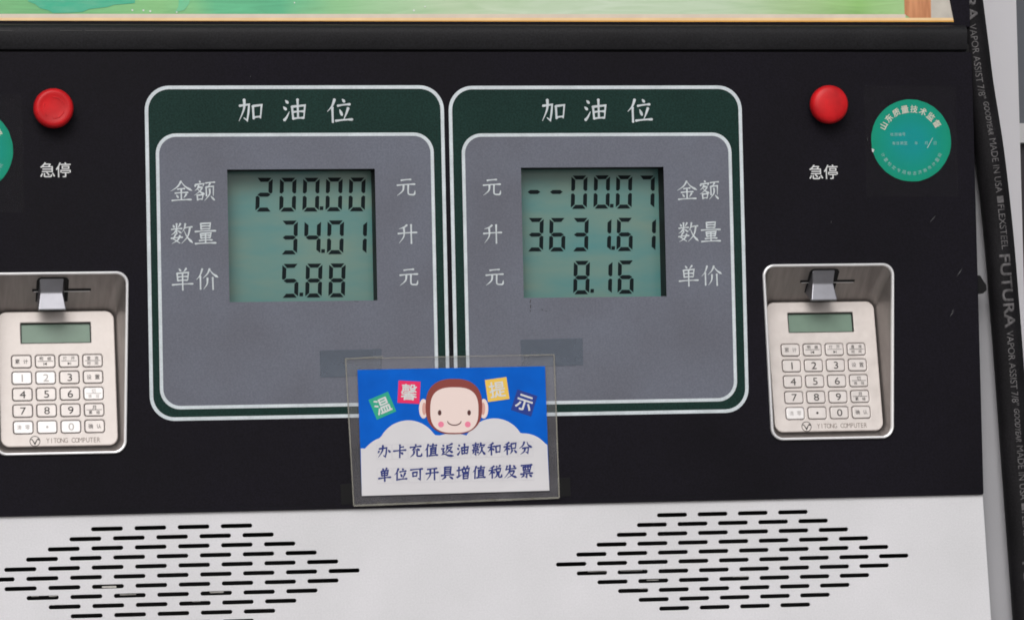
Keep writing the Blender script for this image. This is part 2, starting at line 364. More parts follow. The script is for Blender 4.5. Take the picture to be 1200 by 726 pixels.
# LCD windows, display plates
LW = []
x0,_ = P(264,199.5); x1,z0 = P(442.2,351.8); _,z1 = P(350,198.3); LW.append((x0+2,x1,z0,z1))
x0,_ = P(610.3,196.5); x1,z0 = P(781,347); _,z1 = P(700,196); LW.append((x0,x1,z0,z1))
KO = [(82.5, -893.5), (976.0, 0)]     # keypad centre X
KT, KB, KHT, KHB = P(970,309)[1], P(980,514.5)[1], 79.5, 73.6
def kopen(cx, g=0): return rrect(cx-KHT+g, cx+KHT-g, KB+g, KT-g, 14-g*.8, 8, dxb=KHT-KHB)
# black control panel with real openings
mb = MB()
plate(mb, [rrect(XL, XR, ZB, ZT, 2, 2)] + [rect(*l) for l in LW] + [kopen(c, 2) for c, _ in KO], 0, 3.0, .5)
cp = mb.build('control_panel', BLACK, D)
CP = sub(D, cp)
# light scratches in the coating
for a, b, wd in (((1089,261),(1097,252),.7),((1121,324),(1128,314),.9),((1113,371),(1118,364),.8),((1115,366),(1118,362),.6),((293,89.5),(294,90),1.0),((974,258),(974,262),.5),((1016,160),(1017,166),.5)):
    mb = MB(); (xa, za), (xb, zb) = P(*a), P(*b); dx, dz = xb-xa, zb-za; l = math.hypot(dx, dz); nx, nz = -dz/l*wd/2, dx/l*wd/2
    mb.add([(xa,-.15,za),(xa+dx*.5+nx,-.15,za+dz*.5+nz),(xb,-.15,zb),(xa+dx*.5-nx,-.15,za+dz*.5-nz)], [(0,1,2,3)]); mb.build('scratch_mark', mat('scratch_grey', (.09,.09,.095), .6), CP)
# latch nub at the right edge
mb = MB(); lx, lz = P(1147.5, 335, 10)
plate(mb, [[(lx-6,lz+13),(lx,lz+12),(lx+3,lz+7),(lx+7,lz+1),(lx+7.5,lz-5),(lx+3,lz-9),(lx-6,lz-9)]], 4, 14, 1)
mb.build('latch', BLKP, D)
# interior carcass behind the panel
mb = MB(); box(mb, XL+12, XR-12, 70, 600, GZ+20, ZT+650); mb.build('inner_carcass', DARK, D)
# side flange that shows between panel and hose
mb = MB(); xa = XR-14
tz, bz = P(1145, -120, 45)[1], P(1180, 860, 45)[1]
x_t, x_b = P(1143, -120, 45)[0], P(1200, 860, 45)[0]
plate(mb, [[(xa, bz), (x_b, bz), (x_t, tz), (xa, tz)]], 45, 20, 1)
mb.build('side_flange', FLANGE, D)
mb = MB(); plate(mb, [[(2*XC-xa, bz), (2*XC-x_b, bz), (2*XC-x_t, tz), (2*XC-xa, tz)]], 45, 20, 1); mb.build('side_flange', FLANGE, D)

# rail above the panel, rounded profile
RX = P(1133.5, 45, -4)[0]; RXL = 2*XC-RX
zl, zh = P(600, 59.0, -2)[1], P(600, 31, -4)[1]
prof = [(6, zl), (0, zl), (-2, zl+1.2), (-3, zl+4), (-4, zl+12), (-4.6, zh-8), (-3.8, zh-3), (-1.5, zh+.5), (2, zh+2.5), (8, zh+3.5), (30, zh+4)]
mb = MB(); n = len(prof); k = 24
xs = [RXL+(RX-RXL)*i/k for i in range(k+1)]
v = [(x, y, z) for x in xs for y, z in prof]; f = [(i*n+j, i*n+j+1, (i+1)*n+j+1, (i+1)*n+j) for i in range(k) for j in range(n-1)]
mb.add(v, f); mb.f.append(tuple(range(n-1, -1, -1))); mb.m.append(0); mb.f.append(tuple(k*n+j for j in range(n))); mb.m.append(0)
mb.build('top_rail', RAILM, D, smooth=True)
mb = MB()
for a, b, h in ((70,96,.7),(100,180,.5),(0,14,.6)):
    xa, za = P(a, 36.3, -5); xb, zb = P(b, 36.0, -5); mb = MB(); plate(mb, [[(xa,za),(xb,zb-h*.3),(xb,zb+h*.3),(xa,za+h)]], -5.2); mb.build('scratch_mark', mat('rail_scratch', (.045,.045,.045), .5), D)
# strip under the rail, coloured near-black for the shadow in the gap
mb = MB(); box(mb, RXL+3, XR-2, 5, 30, ZT-6, zl+8); mb.build('shadow_gap_strip', DARK, D)

# white lower panel with slots
SR = []       # slot rows
pitch, rowh, sw, sh = 49.0, 10.72, 35.6, 4.6
SC = [(206.2, -655.8), (855.6, -655.0)]
pitches = [48.6, 48.0]
slots = []
for (sx, sz), pt in zip(SC, pitches):
    for r in range(-5, 6):
        cnt = 9-abs(r)
        for i in range(cnt):
            slots.append((sx+(i-(cnt-1)/2)*pt, sz-r*rowh))
wz1 = ZB+14; wz0 = -1000
_, _ = 0, 0
xtr = P(1151.5, 579, 4)[0]; xbr = P(1161.5, 726, 4)[0]; zbr = P(1161.5, 726, 4)[1]; ztr = P(1151.5, 579, 4)[1]
sl_ = (xbr-xtr)/(ztr-zbr); xb2 = xtr+sl_*(ztr-wz0)
outer = [(2*XC-xb2, wz0), (xb2, wz0), (xtr, ztr), (xtr, wz1), (2*XC-xtr, wz1), (2*XC-xtr, ztr)]
mb = MB(); plate(mb, [outer]+[rrect(a-sw/2, a+sw/2, b-sh/2, b+sh/2, sh/2-.05, 4) for a, b in slots], 3.6, 3.0, .45, res=1)
LP = mb.build('lower_panel', WHITE, D); LPn = sub(D, LP)
# plain skirt below
mb = MB(); plate(mb, [[(2*XC-xb2, GZ+30), (xb2, GZ+30), (xb2, wz0-3), (2*XC-xb2, wz0-3)]], 3.6, 3, .5); mb.build('lower_skirt', WHITE, D)
# things seen through the slots
mb = MB()
for px, py, a, b in ((41,697,9,3),(62,697,9,3),(63,706,5,5),(128,687,16,2.2),(150,696,18,1.2),(254,692,16,4),(230,703,10,3),(252,711,16,3),(268,712,8,3),(155,714,14,1.2),(205,715,20,1.4),
                     (752,688,9,2.5),(765,679,14,1.2),(757,688,14,3),(749,697.5,10,2.6),(700,669,22,1.0),(838,685,14,2.4),(868,675,18,1.2),(740,668,26,1.0),(820,695,18,1.0)):
    mb = MB(); x, z = P(px, py, 7.5); plate(mb, [rrect(x-a/2, x+a/2, z-b/2, z+b/2, min(a,b)*.3, 3)], 7.5, 3, .3); mb.build('inner_bracket', ALU, D)

# ------------------------------------------------------------------ price displays
SEGS = {'0':'abcdef','1':'bc','2':'abged','3':'abgcd','4':'fgbc','5':'afgcd','6':'afgedc','7':'abc','8':'abcdefg','-':'g'}
def digit(mb, ch, xr, zt, Y, wd=19.0, h=38.6, t=4.6, sl=.045):
    # xr: right edge, zt: top
    x0, x1, z1, z0 = xr-wd, xr, zt, zt-h; zm = (z0+z1)/2; g = .9; c = t*.55
    def quad(pts): 
        return [(x+(z-zm)*sl, z) for x, z in pts]
    sg = {
     'a': [(x0+g+.6,z1),(x1-g-.6,z1),(x1-t-g+.3,z1-t),(x0+t+g-.3,z1-t)],
     'd': [(x0+g+.6,z0),(x0+t+g-.3,z0+t),(x1-t-g+.3,z0+t),(x1-g-.6,z0)],
     'g': [(x0+g+1,zm),(x0+t+.4,zm+t/2),(x1-t-.4,zm+t/2),(x1-g-1,zm),(x1-t-.4,zm-t/2),(x0+t+.4,zm-t/2)],
     'b': [(x1,z1-g-.6),(x1,zm+g+1.2),(x1-t*.55,zm+g+.3),(x1-t,zm+c+g),(x1-t,z1-t-g+.3)],
     'c': [(x1,z0+g+.6),(x1-t,z0+t+g-.3),(x1-t,zm-c-g),(x1-t*.55,zm-g-.3),(x1,zm-g-1.2)],
     'f': [(x0,z1-g-.6),(x0+t,z1-t-g+.3),(x0+t,zm+c+g),(x0+t*.55,zm+g+.3),(x0,zm+g+1.2)],
     'e': [(x0,z0+g+.6),(x0,zm-g-1.2),(x0+t*.55,zm-g-.3),(x0+t,zm-c-g),(x0+t,z0+t+g-.3)]}
    for s in SEGS[ch]:
        q = quad(sg[s]); mb.add([(a, Y, b) for a, b in q], [tuple(range(len(q)))])
LD = 28.0
def display(outer4, inner4, lw, side):
    ox0, ox1, oz0, oz1 = outer4; ix0, ix1, iz0, iz1 = inner4
    lab = ['left display reading 200.00, 34.01 and 5.88', 'right display reading --00.07, 3631.61 and 8.16'][side]
    mb = MB(); plate(mb, [rrect(ox0+3, ox1-3, oz0+3, oz1-3, 25, 10), rrect(ix0+2, ix1-2, iz0+2, iz1-2, 20, 10)], -.6, .5)
    dp = mb.build('display_frame', GREEN, D, label=lab); N = sub(D, dp)
    mb = MB(); plate(mb, [rrect(ox0, ox1, oz0, oz1, 28, 10), rrect(ox0+4.0, ox1-4.0, oz0+4.0, oz1-4.0, 24, 10)], -.85, .6); mb.build('border_line', LINE, N)
    mb = MB(); plate(mb, [rrect(ix0, ix1, iz0, iz1, 23, 10), rrect(ix0+3.8, ix1-3.8, iz0+3.8, iz1-3.8, 19.5, 10)], -.85, .6); mb.build('border_line', LINE, N)
    mb = MB(); plate(mb, [rrect(ix0+2, ix1-2, iz0+2, iz1-2, 20.5, 10), rect(*lw)], -.7, .6); mb.build('face_plate', GREY, N)
    x0, x1, z0, z1 = lw
    mb = MB(); r0 = rect(x0, x1, z0, z1)
    loft(mb, [[(x, -.2, z) for x, z in r0], [(x, LD+3, z) for x, z in r0]]); mb.build('lcd_surround', BLKP, N)
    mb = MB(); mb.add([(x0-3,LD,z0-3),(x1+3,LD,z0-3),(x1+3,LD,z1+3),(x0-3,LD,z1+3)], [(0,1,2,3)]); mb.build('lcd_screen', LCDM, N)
    return N
inL = (sum(P(*p)[0] for p in ((182.8,300),(189,400)))/2, sum(P(*p)[0] for p in ((509,200),(512.4,400)))/2, P(340,477)[1], P(340,156)[1])
inR = (sum(P(*p)[0] for p in ((541,200),(546,400)))/2, sum(P(*p)[0] for p in ((857,200),(863,400)))/2, P(700,472.5)[1], P(700,156)[1])
inL = (P(184.6,300)[0],)+inL[1:]
ouL = (P(172.3,290)[0], P(523.5,290)[0], P(300,491)[1], P(340,100.4)[1])
ouR = (P(529,290)[0], P(873,290)[0], P(760,485)[1], P(700,100.6)[1])
DL = display(ouL, inL, LW[0], 0); DR = display(ouR, inR, LW[1], 1)
def dseq(N, items, org, sc):     # items: char, crop-x of right edge, crop-y of top
    for ch, cx, cy in items:
        Y = LD-.3; x, _ = P(org[0]+cx/sc, org[1]+(cy+81)/sc, Y); _, z = P(org[0]+cx/sc, org[1]+cy/sc, Y)
        mb = MB()
        if ch == '.': mb.add([(x-4.2,Y,z-4.2),(x,Y,z-4.2),(x+.3,Y,z),(x-3.9,Y,z)], [(0,1,2,3)]); mb.build('decimal_point', SEG, N)
        else: digit(mb, ch, x, z, Y); mb.build('digit', SEG, N)
sc = 4.272
dseq(DL, [('2',274,78),('0',393,78),('0',509,78),('.',530,221),('0',624,77),('0',739,77),
          ('3',400,292),('4',516,292),('.',538,435),('0',631,291),('1',747,292),
          ('5',405,508),('.',429,652),('8',523,507),('8',639,506)], (255,190), sc)
dseq(DR, [('-',150,87),('-',262,87),('0',376,88),('0',489,87),('.',509,230),('0',600,87),('7',713,88),
          ('3',157,300),('6',267,300),('3',382,300),('1',496,300),('.',516,441),('6',604,299),('1',719,300),
          ('8',388,514),('.',411,655),('1',501,514),('6',609,512)], (600,185), 4.268)
def kai(N, items, size, bw=8.5, Y=-1.0, m=INK, yo=0):
    for word in items:
        mb = MB()
        for ch, px, py in word:
            x, z = P(px, py, Y); put_glyph(mb, ch, x, z, size, Y, bw)
        mb.build('lettering', m, N)
kai(DL, [[('加',293.9,129.2),('油',346,129),('位',398,129.6)]], 31, 8.2)
kai(DR, [[('加',649,129.2),('油',698.6,129),('位',749.6,129.6)]], 31, 8.2)
kai(DL, [[('金',212.4,224),('额',240,224)],[('数',213,273.6),('量',240.8,273.4)],[('单',214,326.9),('价',242.6,326.5)]], 25.8, 6.8)
kai(DR, [[('金',805,223.2),('额',831.4,223)],[('数',806.6,272),('量',833,271.6)],[('单',807,322.9),('价',833.8,322.5)]], 25, 6.8)
kai(DL, [[('元',475.8,219)],[('升',477.6,273.6)],[('元',479,324.2)]], 23.5, 7.8)
kai(DR, [[('元',576.4,219)],[('升',577.4,273.6)],[('元',579.6,324.2)]], 23, 7.8)
# scuff marks under the right-hand LCD
mb = MB()
for a, b, wd in (((621.5,351),(621,355),.9),((621.8,357),(621.5,361),1.1),((621,363),(621.5,365),.8),((634,362),(636,363),.7),((639,364),(641,364.5),.6),((676,397),(682,400),.9),((682,399),(682.5,403),.9),((415,353),(420,353.4),.5)):
    mb = MB(); (xa, za), (xb, zb) = P(*a), P(*b); dx, dz = xb-xa, zb-za; l = math.hypot(dx, dz); nx, nz = -dz/l*wd/2, dx/l*wd/2
    mb.add([(xa+nx,-.9,za+nz),(xb+nx,-.9,zb+nz),(xb-nx,-.9,zb-nz),(xa-nx,-.9,za-nz)], [(0,1,2,3)]); mb.build('scuff_mark', mat('scuff_brown', (.035,.03,.03), .7), DR)

# ------------------------------------------------------------------ emergency stop buttons
def estop(px, py, side):
    x, z = P(px, py, -20)
    mb = MB(); lathe(mb, x, z, [(17.5, -.1), (17.5, -3), (16, -4), (12, -4), (12, -10)], 40)
    col = mb.build('button_collar', BLKP, D, smooth=True)
    lab = 'left red emergency stop button with engraved turn arrows' if side == 0 else 'right red emergency stop button with a plain smooth face'
    mb = MB(); lathe(mb, x, z, [(14,-8),(20.5,-8.5),(22.0,-10.5),(22.4,-14),(22.2,-18),(21.0,-21.2),(19.2,-22.8),(17,-23.2),(14.5,-22.6),(10,-22.0),(5,-21.8),(.01,-21.8)] if side == 0 else
                       [(14,-8),(20.5,-8.5),(22.0,-10.5),(22.4,-14),(22.2,-18),(21.0,-21.4),(18.8,-23.3),(14,-24.3),(8,-24.8),(.01,-25)], 56)
    b = mb.build('emergency_button', RED, D, smooth=True, label=lab); B = sub(D, b)
    if side == 0:
        for a0 in (20, 150, 265):
            mb = MB(); lp = [];  a1 = a0+70
            for i in range(9): a = radians(a0+(a1-a0)*i/8); lp.append((x+12.6*cos(a), z+12.6*sin(a)))
            a = radians(a1+10); lp.append((x+11.8*cos(a), z+11.8*sin(a)))
            for i in range(8, -1, -1): a = radians(a0+(a1-a0)*i/8); lp.append((x+11.2*cos(a), z+11.2*sin(a)))
            plate(mb, [lp], -22.7, .5, .1); mb.build('turn_arrow', RED, B)
    for ch, qx, qy in ((('急',55.7,199),('停',74.2,199)) if side == 0 else (('急',956.4,201.6),('停',973.6,201.4))):
        xx, zz = P(qx, qy, -.3); mb = MB(); put_text(mb, ch, xx, zz, -.3, h=16.6, wd=16.4, bold=.006); mb.build('lettering', INKW, CP)
estop(63.0, 126.5, 0); estop(972.8, 122, 1)

# ------------------------------------------------------------------ card-reader keypads
ZFT, ZFB = -356.6, -509.0             # top and foot of the sloped keypad face
WT, WB = 42.0, 13.0
def fy(z): return WB+(WT-WB)*(z-ZFB)/(ZFT-ZFB)
FA = math.atan2(WT-WB, ZFT-ZFB)
NY, NZ = -cos(FA), sin(FA)            # outward normal of the face
def onface(mb_dst, v, f, out_, mi=0, slope=True):
    mb_dst.add([(x, fy(z)+NY*o_-.0+0, z+NZ*o_) if slope else (x, fy(z), z) for x, z, o_ in [(a, b, out_+c) for a, b, c in v]], f, mi)
def face_plate(mb, loops, out_, thick, bev, mi=0):
    v, f = fill(loops, thick, bev, 2); onface(mb, [(x, y, z-thick/2) for x, y, z in v], f, out_, mi)
def face_text(mb, s, x, z, out_, mi, **k):
    v, f = text2d(s, x, z, **k); onface(mb, [(a, b, 0) for a, b in v], f, out_, mi)
def keypad(c, side):
    lab = ['left keypad with several worn bright keys', 'right keypad with crisp key legends'][side]
    # rim
    mb = MB()
    def L3(g, y): return [(x, y, z) for x, z in kopen(c, g)]
    loft(mb, [L3(0, 0), L3(0, -2.2), L3(.5, -3.2), L3(1.4, -3.6), L3(2.5, -3.2), L3(3.1, -2.2), L3(3.1, 1)])
    rim = mb.build('keypad_rim', RIM, D, smooth=True, label=lab); N = sub(D, rim)
    # niche: walls run back to the sloped face
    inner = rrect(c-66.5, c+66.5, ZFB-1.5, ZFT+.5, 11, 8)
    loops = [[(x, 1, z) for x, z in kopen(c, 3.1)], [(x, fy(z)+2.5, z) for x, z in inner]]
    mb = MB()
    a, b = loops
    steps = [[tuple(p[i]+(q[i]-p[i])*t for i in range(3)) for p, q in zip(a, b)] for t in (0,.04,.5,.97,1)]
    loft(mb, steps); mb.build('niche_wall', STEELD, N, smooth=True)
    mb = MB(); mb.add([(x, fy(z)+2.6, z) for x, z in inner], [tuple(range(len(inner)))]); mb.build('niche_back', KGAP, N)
    # sloped face plate with window and key openings
    kx = [c+(-40.0+26.6*i) for i in range(4)]; kz = [-413.2-18.55*j for j in range(5)]
    lx0, lx1, lz0, lz1 = c-40.0, c+39.0, -392.6, -369.3
    KW, KH = 10.6, 6.7
    mb = MB(); face_plate(mb, [rrect(c-65.5, c+65.5, ZFB, ZFT, 10, 8), rrect(lx0, lx1, lz0, lz1, .8, 2)]
                          + [rrect(x-KW-.6, x+KW+.6, z-KH-.6, z+KH+.6, 2.9, 3) for x in kx for z in kz], 2.4, 3.6, 1.0)
    mb.build('keypad_plate', STEEL, N, smooth=True)
    mb = MB(); face_plate(mb, [rrect(lx0-1, lx1+1, lz0-1, lz1+1, .5, 1), rrect(lx0+.9, lx1-.9, lz0+.9, lz1-.9, .3, 1)], .6, 2.6, .1); mb.build('screen_bezel', BLKP, N)
    mb = MB(); onface(mb, [(lx0-1, lz0-1, 0), (lx1+1, lz0-1, 0), (lx1+1, lz1+1, 0), (lx0-1, lz1+1, 0)], [(0,1,2,3)], -1.9); mb.build('small_screen', KLCD, N)
    legends = [['累计', ('明细','a'), ('打开','b'), ('查询','时间')], ['1','2','3','设置'], ['4','5','6',('切','换班')], ['7','8','9',('月','累结')], ['清零','•','0','确认']]
    worn = {(1,0),(1,1),(2,3),(4,0),(4,1),(4,2)} if side == 0 else {(4,0)}
    for j in range(5):
        for i in range(4):
            x, z = kx[i], kz[j]; t = legends[j][i]; wn = (j, i) in worn
            mb = MB(); face_plate(mb, [rrect(x-KW, x+KW, z-KH, z+KH, 2.6, 4)], 3.0+random.uniform(-.15,.2), 4.6, .8)
            o_ = 3.35
            if isinstance(t, str) and t in '0123456789':
                face_text(mb, t, x+.3, z-.1, o_, 1, h=8.2, sx_=1.22)
            elif t == '•': v = circ(x, z, 1.4, 10); onface(mb, [(a, b, 0) for a, b in v], [tuple(range(10))], o_, 1)
            elif isinstance(t, str):
                face_text(mb, t[0], x-4.6, z, o_, 1, h=5.2); face_text(mb, t[1], x+4.6, z, o_, 1, h=5.2)
            else:
                up, dn = t
                if len(up) == 2: face_text(mb, up[0], x-4.4, z+3, o_, 1, h=4); face_text(mb, up[1], x+4.4, z+3, o_, 1, h=4)
                else: face_text(mb, up, x, z+2.6, o_, 1, h=4.6)
                onface(mb, [(x-8.6, z-.25, 0), (x+8.6, z-.25, 0), (x+8.6, z+.2, 0), (x-8.6, z+.2, 0)], [(0,1,2,3)], o_, 1)
                if dn in 'ab':
                    s_ = -1 if dn == 'a' else 1
                    onface(mb, [(x-s_*1.6, z-1.4, 0), (x-s_*1.6, z-4.6, 0), (x+s_*1.6, z-3, 0)], [(0,1,2)], o_, 1)
                    onface(mb, [(x+s_*1.9-.25, z-1.4, 0), (x+s_*1.9-.25, z-4.6, 0), (x+s_*1.9+.25, z-4.6, 0), (x+s_*1.9+.25, z-1.4, 0)], [(0,1,2,3)], o_, 1)
                else: face_text(mb, dn[0], x-4.2, z-3, o_, 1, h=3.8); face_text(mb, dn[1], x+4.2, z-3, o_, 1, h=3.8)
            mb.build('key', [KEYW if wn else KEY, KINKW if wn else KINK], N, smooth=True)
    # maker's mark and lettering
    mb = MB(); zz = -503.0; xx = c-27.5
    face_plate(mb, [circ(xx, zz, 6.0, 28), circ(xx, zz, 5.2, 28)], 2.5, .05, 0)
    lp = [(xx-5.6,zz+2),(xx-3,zz+2.6),(xx-.2,zz-1.6),(xx+3,zz+3.2),(xx+5.4,zz+2.2),(xx+4.8,zz+.8),(xx+2.8,zz+1.4),(xx,zz-4.8),(xx-3.2,zz+1.2)]
    face_plate(mb, [lp], 2.56, 0, 0); mb.build('maker_mark', KINK, N)
    mb = MB()
    tx = 'YITONG COMPUTER'
    for i, ch in enumerate(tx):
        if ch != ' ': face_text(mb, ch, c-13+i*4.05, -502.6, 2.5, 0, h=5.4, sx_=.8)
    mb.build('lettering', mat('maker_lettering', (.20,.16,.14), .6), N)
    # card slot on the sloping ceiling of the niche
    za, ya, zb, yb = KT-3.1, 1.0, ZFT+.5, fy(ZFT)+2.5
    def onc(x, t, o_=0):    # t down the ceiling, o_ outwards
        l = math.hypot(za-zb, yb-ya); ny, nz = -(za-zb)/l, -(yb-ya)/l
        return (x, ya+(yb-ya)*t+ny*o_, za+(zb-za)*t+nz*o_)
    sx = c+(3.0 if side else 4.5)
    mb = MB(); mb.add([onc(sx-32, .44, .25), onc(sx-32, .375, .25), onc(sx+34, .375, .25), onc(sx+34, .44, .25)], [(0,1,2,3)])
    mb.build('card_slot', DARK, N)
    mb = MB(); mb.add([onc(sx-30, .455, .35), onc(sx-30, .44, .35), onc(sx+33, .44, .35), onc(sx+33, .455, .35)], [(0,1,2,3)])
    mb.build('slot_lip', RIM, N)
    lx = c-6.0+(2.5 if side else 0)
    q = rrect(lx-16, lx+18, 0, 1, .3, 3); v = []
    pts = [(-17,.72),(-17,.14),(-15,.08),(-12,.06),(14,.06),(17,.08),(19,.14),(19,.72)]
    mb = MB(); mb.add([onc(lx+a, t, .3) for a, t in pts], [tuple(range(len(pts)))]); mb.build('reader_socket', DARK, N)
    # wedge lug: comes out of the ceiling, front face sloping forward and down
    fr = [onc(lx-12.5, .13, 1.5), onc(lx+11.5, .13, 1.5), onc(lx+15.5, .50, 26), onc(lx-16.0, .50, 26)]
    md = [onc(lx-13.2, .33, 9), onc(lx+12.2, .33, 9)]
    bk = [onc(lx-13, .10, .3), onc(lx+13, .10, .3), onc(lx+15.5, .74, .3), onc(lx-16.0, .74, .3)]
    lo = [onc(lx+15.5, .56, 24), onc(lx-16, .56, 24)]
    mb = MB(); V = fr+md+bk+lo
    mb.add(V, [(0,1,5,4),(4,5,2,3),(3,2,10,11),(11,10,8,9),(0,6,7,1),(1,7,8,10,2,5),(0,4,3,11,9,6)])
    lg = mb.build('reader_lug', LUG, N)
    bv = lg.modifiers.new('b', 'BEVEL'); bv.width = .0009; bv.segments = 3; bv.limit_method = 'NONE'
    mb = MB()
    for px_, pz_ in ((c-66, -508),):
        pass
for i, (c, _) in enumerate(KO): keypad(c, i)

# ------------------------------------------------------------------ advertising poster on the upper door
PY = 10.0
pzb = P(600, 25.3, PY)[1]; pxr = P(1118.5, 20, PY)[0]; pxl = 2*XC-pxr; pzt = pzb+420
poster = thing('poster', ((pxl+pxr)/2, PY, pzb), 'large green printed poster with orange edge strip above the black rail', 'poster')
def poster_mat():
    m = bpy.data.materials.new('green_painted_print'); m.use_nodes = True; n = m.node_tree; p = n.nodes['Principled BSDF']
    tc = n.nodes.new('ShaderNodeTexCoord'); sx = n.nodes.new('ShaderNodeSeparateXYZ'); n.links.new(tc.outputs['Object'], sx.inputs[0])
    ns = n.nodes.new('ShaderNodeTexNoise'); ns.inputs['Scale'].default_value = 9; ns.inputs['Detail'].default_value = 5; n.links.new(tc.outputs['Object'], ns.inputs['Vector'])
    ad = n.nodes.new('ShaderNodeMath'); ad.operation = 'MULTIPLY_ADD'; ad.inputs[1].default_value = .10
    n.links.new(ns.outputs['Fac'], ad.inputs[0]); n.links.new(sx.outputs[0], ad.inputs[2])
    mr = n.nodes.new('ShaderNodeMapRange'); xa = (P(0,15,PY)[0]-(pxl+pxr)/2)*U+.05; xb = (P(1060,15,PY)[0]-(pxl+pxr)/2)*U+.05
    mr.inputs[1].default_value = xa; mr.inputs[2].default_value = xb; n.links.new(ad.outputs[0], mr.inputs[0])
    cr = n.nodes.new('ShaderNodeValToRGB'); e = cr.color_ramp.elements
    stops = [(0,(125,190,130)),(.05,(112,185,125)),(.19,(140,200,135)),(.23,(100,188,140)),(.30,(95,185,140)),(.36,(150,205,150)),(.48,(192,215,180)),(.62,(198,218,190)),(.78,(195,216,186)),(.88,(172,204,150)),(.95,(145,194,115)),(1,(165,205,145))]
    while len(e) < len(stops): e.new(.5)
    for q, (a, c) in zip(e, stops): q.position = a; q.color = (*[x*.98 for x in lin(c)], 1)
    n.links.new(mr.outputs[0], cr.inputs[0])
    wv = n.nodes.new('ShaderNodeTexNoise'); wv.inputs['Scale'].default_value = 60; wv.inputs['Detail'].default_value = 8; wv.inputs['Distortion'].default_value = 1.5
    mp = n.nodes.new('ShaderNodeMapping'); mp.inputs['Rotation'].default_value = (0, radians(35), 0); mp.inputs['Scale'].default_value = (.25,1,2.5)
    n.links.new(tc.outputs['Object'], mp.inputs[0]); n.links.new(mp.outputs[0], wv.inputs['Vector'])
    mx = n.nodes.new('ShaderNodeMix'); mx.data_type = 'RGBA'; mx.blend_type = 'OVERLAY'; mx.inputs[0].default_value = .28
    n.links.new(cr.outputs[0], mx.inputs[6]); n.links.new(wv.outputs['Fac'], mx.inputs[7]); n.links.new(mx.outputs[2], p.inputs['Base Color'])
    p.inputs['Roughness'].default_value = .35
    return m
PM = poster_mat()
mb = MB(); mb.add([(pxl, PY, pzb), (pxr, PY, pzb), (pxr, PY, pzt), (pxl, PY, pzt)], [(0,1,2,3)])
ps = mb.build('printed_sheet', PM, poster); PN = sub(poster, ps)
def ppatch(name, pts, m, o_): 
    mb = MB(); mb.add([(*(lambda q: (q[0], PY-o_, q[1]))(P(x, y, PY)),) for x, y in pts], [tuple(range(len(pts)))]); return mb.build(name, m, PN)
TEAL = mat('teal_print', lin((52,168,134)), .35, var=.16, vscale=120, stretch=(.5,1,2), warm=lin((95,185,150)))
ppatch('leaf_print', [(28,-60),(33,2),(41,5),(47,10),(56,12),(62,15.6),(84,15.2),(97,14.2),(104,11),(126,8.5),(133,6),(158,4),(160,-60)], TEAL, .5)
ppatch('leaf_print', [(205,14.8),(209,8),(214,-60),(228,-60),(222,4),(216,12)], mat('pale_teal_print', lin((104,190,146)), .35, var=.14, vscale=100, warm=lin((125,198,150))), .5)
PINK = mat('pale_pink_print', lin((222,208,190)), .4, var=.05, vscale=60); ORNG = mat('orange_print', lin((240,208,160)), .4, var=.08, vscale=30, warm=lin((232,198,150)))
xe = 1119.5
ppatch('edge_strip', [(-125,16.5),(1061,17.0),(1061,21.2),(-125,21.2)], PINK, .6)
ppatch('edge_strip', [(-125,21.2),(1061,21.2),(1119,21.2),(1119.3,25.6),(-125,25.6)], ORNG, .7)
ppatch('edge_strip', [(-125,24.3),(1119,24.3),(1119.3,25.9),(-125,25.9)], mat('deep_orange_print', lin((232,168,72)), .4), .8)
WOOD = mat('wood_print', lin((196,138,98)), .4, var=.35, vscale=60, stretch=(3,1,.3), warm=lin((168,104,66)))
ppatch('wood_frame_print', [(1058,-60),(1060,17),(1066,20.8),(1090,25.4),(1092,20),(1090,-60)], WOOD, .55)
ppatch('wall_print', [(1090,-60),(1091,24),(1118.6,24),(1112,-2),(1108,-60)], mat('beige_wall_print', lin((196,190,180)), .45, var=.12, vscale=50), .62)
mb = MB()
for px, py, r in ((155,12.2,1.1),(168,12.4,1.1),(176,13.4,1.2),(207,14.6,.9),(345,3.5,.8),(485,12.5,1.2),(498,8,.9)):
    x, z = P(px, py, PY); mb.add([(a, PY-.7, b) for a, b in circ(x, z, r, 8)], [tuple(range(8))])
mb.build('spatter_print', mat('white_spatter', (.75,.78,.75), .5), PN)['kind'] = 'stuff'
# black door frame round the poster
mb = MB(); fx0, fx1 = 2*XC-P(1137,20,6)[0], P(1137,20,6)[0]
plate(mb, [rect(fx0, fx1, pzb-6, pzt+40), [(pxl+1,pzb-.4),(pxr-1,pzb-.4),(pxr-8,pzb+40),(pxr-14,pzt),(pxl+14,pzt),(pxl+8,pzb+40)]], 7, 12, .8)
mb.build('upper_door_frame', BLACK, D)

